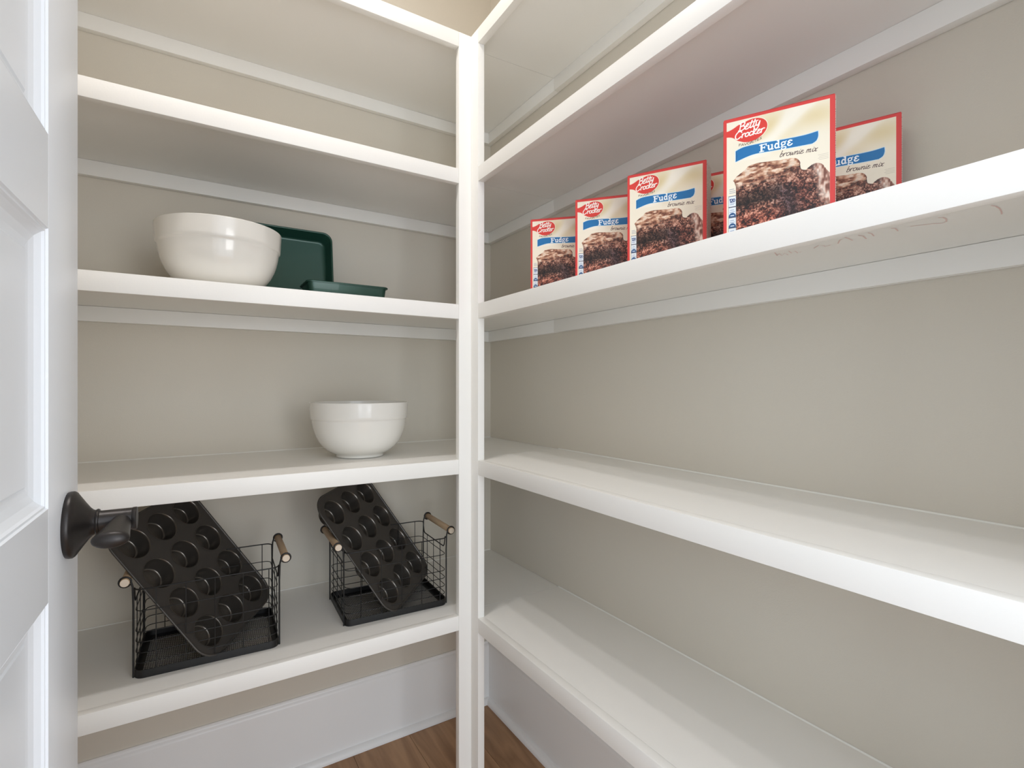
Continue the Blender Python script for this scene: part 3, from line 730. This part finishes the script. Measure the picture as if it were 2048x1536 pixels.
art = make_art()
im = bpy.data.images.new('carton_front_print', art.shape[1], art.shape[0])
px = np.ones((art.shape[0], art.shape[1], 4), np.float32); px[..., :3] = art[::-1]
im.pixels.foreach_set(px.ravel()); im.pack()
def print_mat():
    m = bpy.data.materials.new('carton_front_print'); m.use_nodes = True; nt = m.node_tree; b = nt.nodes['Principled BSDF']
    b.inputs['Roughness'].default_value = .38; b.inputs['Specular IOR Level'].default_value = .5
    t = nt.nodes.new('ShaderNodeTexImage'); t.image = im; t.interpolation = 'Cubic'
    nt.links.new(t.outputs[0], b.inputs['Base Color']); return m
M_print = print_mat()
M_red = mat('red_carton', srgb(205, 48, 48), .42)
def side_mat():
    m = bpy.data.materials.new('carton_side_print'); m.use_nodes = True; nt = m.node_tree; b = nt.nodes['Principled BSDF']
    b.inputs['Roughness'].default_value = .45
    tc = nt.nodes.new('ShaderNodeTexCoord'); sp = nt.nodes.new('ShaderNodeSeparateXYZ'); nt.links.new(tc.outputs['Object'], sp.inputs[0])
    wv = nt.nodes.new('ShaderNodeTexWave'); wv.bands_direction = 'Z'; wv.inputs['Scale'].default_value = 95; wv.inputs['Distortion'].default_value = .4
    nt.links.new(tc.outputs['Object'], wv.inputs[0])
    ns = nt.nodes.new('ShaderNodeTexNoise'); ns.inputs['Scale'].default_value = 400; nt.links.new(tc.outputs['Object'], ns.inputs['Vector'])
    mu = nt.nodes.new('ShaderNodeMath'); mu.operation = 'MULTIPLY'; nt.links.new(wv.outputs[1], mu.inputs[0]); nt.links.new(ns.outputs['Fac'], mu.inputs[1])
    gt = nt.nodes.new('ShaderNodeMath'); gt.operation = 'GREATER_THAN'; gt.inputs[1].default_value = .42; nt.links.new(mu.outputs[0], gt.inputs[0])
    r = nt.nodes.new('ShaderNodeMix'); r.data_type = 'RGBA'; r.inputs[6].default_value = srgb(226, 220, 204); r.inputs[7].default_value = srgb(150, 146, 142)
    nt.links.new(gt.outputs[0], r.inputs[0]); nt.links.new(r.outputs[2], b.inputs['Base Color']); return m
M_side = side_mat()
CW, CH, CD = .144, .1845, .045
def carton_meshes():
    bm = bmesh.new()
    vs = [bm.verts.new(v) for v in [(0, 0, 0), (CW, 0, 0), (CW, CD, 0), (0, CD, 0), (0, 0, CH), (CW, 0, CH), (CW, CD, CH), (0, CD, CH)]]
    for f in BF: bm.faces.new([vs[i] for i in f])
    bmesh.ops.bevel(bm, geom=list(bm.edges), offset=.0012, segments=2, affect='EDGES')
    bmesh.ops.recalc_face_normals(bm, faces=bm.faces)
    a = bpy.data.meshes.new('carton_body'); bm.to_mesh(a); bm.free(); a.materials.append(M_red)
    b = bpy.data.meshes.new('front_print'); e = .0006
    b.from_pydata([(e, -.0003, e), (CW - e, -.0003, e), (CW - e, -.0003, CH - e), (e, -.0003, CH - e), (e, 0.0004, e), (CW - e, 0.0004, e), (CW - e, 0.0004, CH - e), (e, 0.0004, CH - e)], [], [(0, 1, 2, 3), (0, 4, 5, 1), (1, 5, 6, 2), (2, 6, 7, 3), (3, 7, 4, 0)])
    uv = b.uv_layers.new(name='UVMap'); co = [(0, 0), (1, 0), (1, 1), (0, 1)]
    for p_ in b.polygons:
        for li in p_.loop_indices:
            v = b.loops[li].vertex_index % 4; uv.data[li].uv = co[v]
    b.materials.append(M_print)
    c = bpy.data.meshes.new('side_print')
    c.from_pydata([(CW + .0003, .0012, .001), (CW + .0003, CD - .001, .001), (CW + .0003, CD - .001, CH - .001), (CW + .0003, .0012, CH - .001), (CW - .0004, .0012, .001), (CW - .0004, CD - .001, .001), (CW - .0004, CD - .001, CH - .001), (CW - .0004, .0012, CH - .001)], [], [(0, 1, 2, 3), (0, 4, 5, 1), (1, 5, 6, 2), (2, 6, 7, 3), (3, 7, 4, 0)])
    c.materials.append(M_side)
    bm = bmesh.new()                    # glued top flap, its free edge near the front
    v8 = [(.001, .0006, CH), (CW - .001, .0006, CH), (CW - .001, CD * .62, CH), (.001, CD * .62, CH)]
    v8 += [(x_, y_, z_ + .0007) for x_, y_, z_ in v8]
    vs = [bm.verts.new(v) for v in v8]
    for f in BF: bm.faces.new([vs[i] for i in f])
    d = bpy.data.meshes.new('top_flap'); bmesh.ops.recalc_face_normals(bm, faces=bm.faces); bm.to_mesh(d); bm.free(); d.materials.append(M_red)
    return a, b, c, d
A_, B_, C_, D_ = carton_meshes()
cart = [
 ((.6965, 1.0288), 43.3, 'red brownie mix box nearest the corner post, leftmost of the six'),
 ((.7047, .8685), 40.0, 'red brownie mix box second from the corner post, right edge covered by the next box'),
 ((.7077, .7156), 28.0, 'third red brownie mix box from the post, with its pale side panel visible'),
 ((.8104, .6730), 25.0, 'brownie mix box mostly hidden, set back between two front boxes'),
 ((.6834, .4895), 27.0, 'largest looking red brownie mix box, fully visible and nearest the viewer'),
 ((.8275, .4677), 21.8, 'rightmost red brownie mix box, set back behind the nearest box'),
]
for (x_, y_), ang, lab in cart:
    a = math.radians(ang)
    t = empty('brownie_mix_box', (x_, y_, H0 + .2128 + .0012 + .0012), -math.pi / 2 + a)
    tag(t, lab, 'box', 'brownie mix boxes on the middle right shelf')
    link('carton_body', A_, t); link('front_print', B_, t); link('side_print', C_, t); link('top_flap', D_, t)
